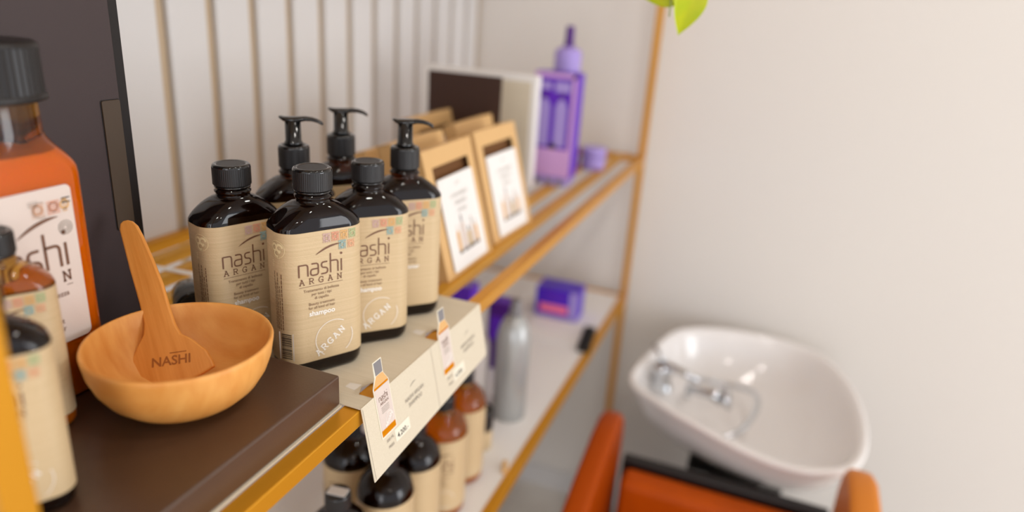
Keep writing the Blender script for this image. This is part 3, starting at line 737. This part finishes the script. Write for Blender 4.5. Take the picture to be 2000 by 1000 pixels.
# ---------------- wash unit: chair with basin
def smooth_closed(pts, n=10):
    out = []; N = len(pts)
    for i in range(N):
        p0, p1, p2, p3 = [Vector(pts[(i + q - 1) % N]) for q in range(4)]
        for j in range(n):
            t = j / n
            out.append(.5 * ((2 * p1) + (-p0 + p2) * t + (2 * p0 - 5 * p1 + 4 * p2 - p3) * t * t + (-p0 + 3 * p1 - 3 * p2 + p3) * t ** 3))
    return out
bx = thing('wash_basin', 'white porcelain shampoo basin mounted behind the tan leather chair', 'basin', (.05, 1.62, FZ))
rim = smooth_closed([(-.216, 1.490, -.452), (-.200, 1.640, -.448), (-.150, 1.810, -.445), (-.03, 1.885, -.445), (.130, 1.905, -.450), (.240, 1.850, -.452), (.300, 1.690, -.452), (.312, 1.500, -.452), (.285, 1.370, -.455), (.225, 1.322, -.462), (.150, 1.318, -.470), (.060, 1.335, -.468), (-.040, 1.370, -.460), (-.140, 1.420, -.455)])
cx, cy = .05, 1.60
def ring(scale, z, mix=1.0, ox=0, oy=0, keep=True):
    out = []
    for p in rim:
        x = cx + ox + (p.x - cx) * scale; yv = cy + oy + (p.y - cy) * scale
        out.append((x, yv, p.z * mix + (z if mix < 1 else 0) * 1 + (z if mix >= 1 else 0)))
    return out
rings = []
def rz(scale, dz, oy=0, ox=0): rings.append(ring(scale, dz, 1.0, ox, oy))
def rflat(scale, z, oy=0, ox=0): rings.append([(cx + ox + (p.x - cx) * scale, cy + oy + (p.y - cy) * scale, z) for p in rim])
rflat(.30, -.645, .03); rflat(.42, -.640, .03); rflat(.58, -.620, .02); rflat(.74, -.580, .01); rz(.87, -.075); rz(.94, -.035); rz(.97, -.018); rz(.995, -.010); rz(1.0, -.002); rz(.985, .003); rz(.955, .003); rz(.93, -.004); rz(.905, -.020); rz(.87, -.045); rflat(.78, -.535, .01); rflat(.62, -.570, .02); rflat(.42, -.590, .03); rflat(.16, -.600, .03)
m = MB(); m.loft([[tuple(q) for q in r_] for r_ in rings], 'porcelain')
def BX(mb, name, bev=0):
    o = mb.build(name, None, bevel=bev); o.parent = bx; o.matrix_parent_inverse = Matrix.Translation((-.05, -1.62, -FZ)); return o
BX(m, 'basin_bowl')
m = MB(); m.box((.0, 1.52, FZ), (.12, 1.88, -.66), 'black'); m.box((-.05, 1.50, -.665), (.17, 1.80, -.640), 'black'); BX(m, 'pedestal', .004)
m = MB(); m.lathe([(.030, 0), (.030, .004), (.024, .008), (.022, .040), (.026, .044), (.026, .062), (.020, .068)], 'chrome', 36, Matrix.Translation((-.150, 1.590, -.510)))
m.tube([(-.150, 1.590, -.445), (-.130, 1.570, -.436), (-.095, 1.555, -.438), (-.060, 1.550, -.448)], [.010, .010, .009, .008], 'chrome')
m.tube([(-.150, 1.590, -.444), (-.170, 1.610, -.425), (-.185, 1.63, -.418)], .006, 'chrome')
BX(m, 'mixer_tap')
m = MB(); m.tube([(-.080, 1.540, -.470), (-.03, 1.530, -.462), (.00, 1.520, -.458)], [.009, .012, .022], 'chrome', 16)
T = Matrix.Translation((.004, 1.518, -.460)) @ Matrix.Rotation(1.2, 4, 'Y')
m.lathe([(.020, 0), (.026, .004), (.026, .012), (.022, .014)], 'chrome', 28, T); BX(m, 'shower_head')
m = MB(); pts = []
for i in range(41):
    a = (200 - 300 * i / 40) * PI / 180
    pts.append((.000 + .085 * math.cos(a), 1.625 + .135 * math.sin(a), -.530 + .02 * math.cos(a * 2)))
m.tube(pts, .0065, 'chrome', 10); BX(m, 'shower_hose')

ch = thing('wash_chair', 'tan leather shampoo chair with padded arms in front of the basin', 'chair', (.035, 1.0, FZ))
def CH(mb, name, bev=0, sub=0):
    o = mb.build(name, None, bevel=bev, subsurf=sub); o.parent = ch; o.matrix_parent_inverse = Matrix.Translation((-.035, -1.0, -FZ)); return o
def arm(x0, x1, k, name, dz=0):
    prof = [(1.315, -.62), (1.318, -.50), (1.312, -.463), (1.295, -.441), (1.26, -.430), (1.20, -.435), (1.08, -.462), (.92, -.510), (.80, -.550), (.755, -.570), (.745, -.60), (.75, -.90), (.80, -.93), (1.29, -.93), (1.315, -.90)]
    prof = [(a, b + dz) for a, b in prof]
    m = MB(); n = len(prof)
    rings = []
    for t, ins in ((0, .010), (.12, .002), (.3, 0), (.7, 0), (.88, .002), (1, .010)):
        x = x0 + (x1 - x0) * t; c = (1.03, -.68)
        rings.append([(x, c[0] + (a - c[0]) * (1 - ins * 3), c[1] + (b - c[1]) * (1 - ins * 3)) for a, b in prof])
    m.loft(rings, k); return CH(m, name)
arm(-.232, -.186, 'armpad', 'arm', .012); arm(.246, .298, 'armwood', 'arm', .022)
m = MB(); m.rbox((-.168, 1.235, -.95), (.232, 1.300, -.553), .02, 'leather', axis=0, n=5)
CH(m, 'back_cushion', .004)
m = MB(); m.rbox((-.168, .74, -.80), (.232, 1.235, -.70), .03, 'leather', axis=0, n=5); CH(m, 'seat_cushion', .004)
m = MB(); m.box((-.178, 1.300, -.90), (.242, 1.325, -.541), 'black'); m.box((-.02, .90, FZ), (.09, 1.20, -.93), 'black'); CH(m, 'frame', .003)

# ---------------- trailing plant on the top shelf level
t = thing('trailing_pothos', 'lime green trailing plant hanging from above at top of frame', 'plant', (-.400, .980, .8601))
pm = Matrix.Translation((.400, -.980, -.8601))
def PL(mb, name, sub=0, parent=None):
    o = mb.build(name, None, subsurf=sub); o.parent = t; o.matrix_parent_inverse = pm; return o
TP = Matrix.Translation((-.400, .980, .8601))
m = MB(); m.lathe([(.045, 0), (.048, .002), (.062, .105), (.064, .110), (.061, .110), (.058, .100), (.040, .02), (.001, .018)], 'pot', 48, TP); PL(m, 'pot')
m = MB(); m.lathe([(.001, .096), (.0575, .097)], 'soil', 32, TP, cap0=False, cap1=False); PL(m, 'soil')
def vine(pts, r=.0016):
    m = MB(); m.tube(smooth_open(pts), r, 'stem', 8); PL(m, 'vine')
def smooth_open(p, n=8):
    p = [p[0]] + list(p) + [p[-1]]; out = []
    for i in range(1, len(p) - 2):
        p0, p1, p2, p3 = [Vector(q) for q in p[i - 1:i + 3]]
        for j in range(n):
            s = j / n; out.append(tuple(.5 * ((2 * p1) + (-p0 + p2) * s + (2 * p0 - 5 * p1 + 4 * p2 - p3) * s * s + (-p0 + 3 * p1 - 3 * p2 + p3) * s ** 3)))
    out.append(tuple(p[-1])); return out
def leaf(base, tip, normal, L, Wd):
    base, tip = Vector(base), Vector(tip); d = (tip - base).normalized(); nrm = Vector(normal); s = d.cross(nrm).normalized(); nn = s.cross(d)
    prof = [(0, .02), (.03, .30), (.10, .44), (.22, .50), (.36, .49), (.52, .42), (.68, .31), (.82, .18), (.93, .07), (1.0, .005)]
    m = MB(); rows = []
    for a, w_ in prof:
        row = []
        for q in (-1, -.66, -.33, 0, .33, .66, 1):
            p = base + d * (a * L) + s * (q * w_ * Wd) + nn * (.10 * Wd * abs(q) * w_ * 2 - .12 * L * a * a); row.append(tuple(p))
        rows.append(row)
    up = rows; lo = [[tuple(Vector(p) - nn * .0005) for p in r_] for r_ in rows]
    n = 7; vs = [p for r_ in up for p in r_] + [p for r_ in lo for p in r_]; o = len(rows) * n; fs = []
    for i in range(len(rows) - 1):
        for j in range(n - 1):
            a = i * n + j; fs.append((a, a + 1, a + n + 1, a + n)); fs.append((a + o, a + n + o, a + n + 1 + o, a + 1 + o))
        for j in (0, n - 1):
            a = i * n + j; fs.append((a, a + n, a + n + o, a + o))
    m.add(vs, fs, 'leaf', True); PL(m, 'leaf', 1)
view = (.28, -.85, .1)
vine([(-.400, .980, .955), (-.36, .975, 1.000), (-.27, .965, .970), (-.20, .950, .840), (-.17, .948, .680), (-.155, .945, .53), (-.148, .945, .440), (-.145, .945, .405)])
vine([(-.158, .945, .55), (-.125, .935, .47), (-.118, .925, .408)], .0012)
leaf((-.120, .925, .408), (-.1335, .930, .348), view, .0600, .0400)
leaf((-.142, .945, .400), (-.192, .945, .390), (.25, -.9, -.1), .0460, .0300)
leaf((-.150, .945, .412), (-.140, .930, .384), (.5, -.8, .1), .0300, .0200)
vine([(-.147, .945, .43), (-.150, .940, .40), (-.1490, .935, .372)], .0010)
leaf((-.150, .945, .455), (-.200, .935, .470), (.2, -.6, .6), .050, .042)
leaf((-.150, .945, .500), (-.110, .925, .480), (.2, -.7, .5), .050, .042)
leaf((-.190, .950, .80), (-.24, .92, .76), (.2, -.6, .6), .060, .050)
leaf((-.27, .965, .97), (-.25, .91, .93), (.2, -.6, .6), .060, .050)
leaf((-.37, .975, .99), (-.42, .93, 1.02), (.2, -.6, .6), .060, .050)
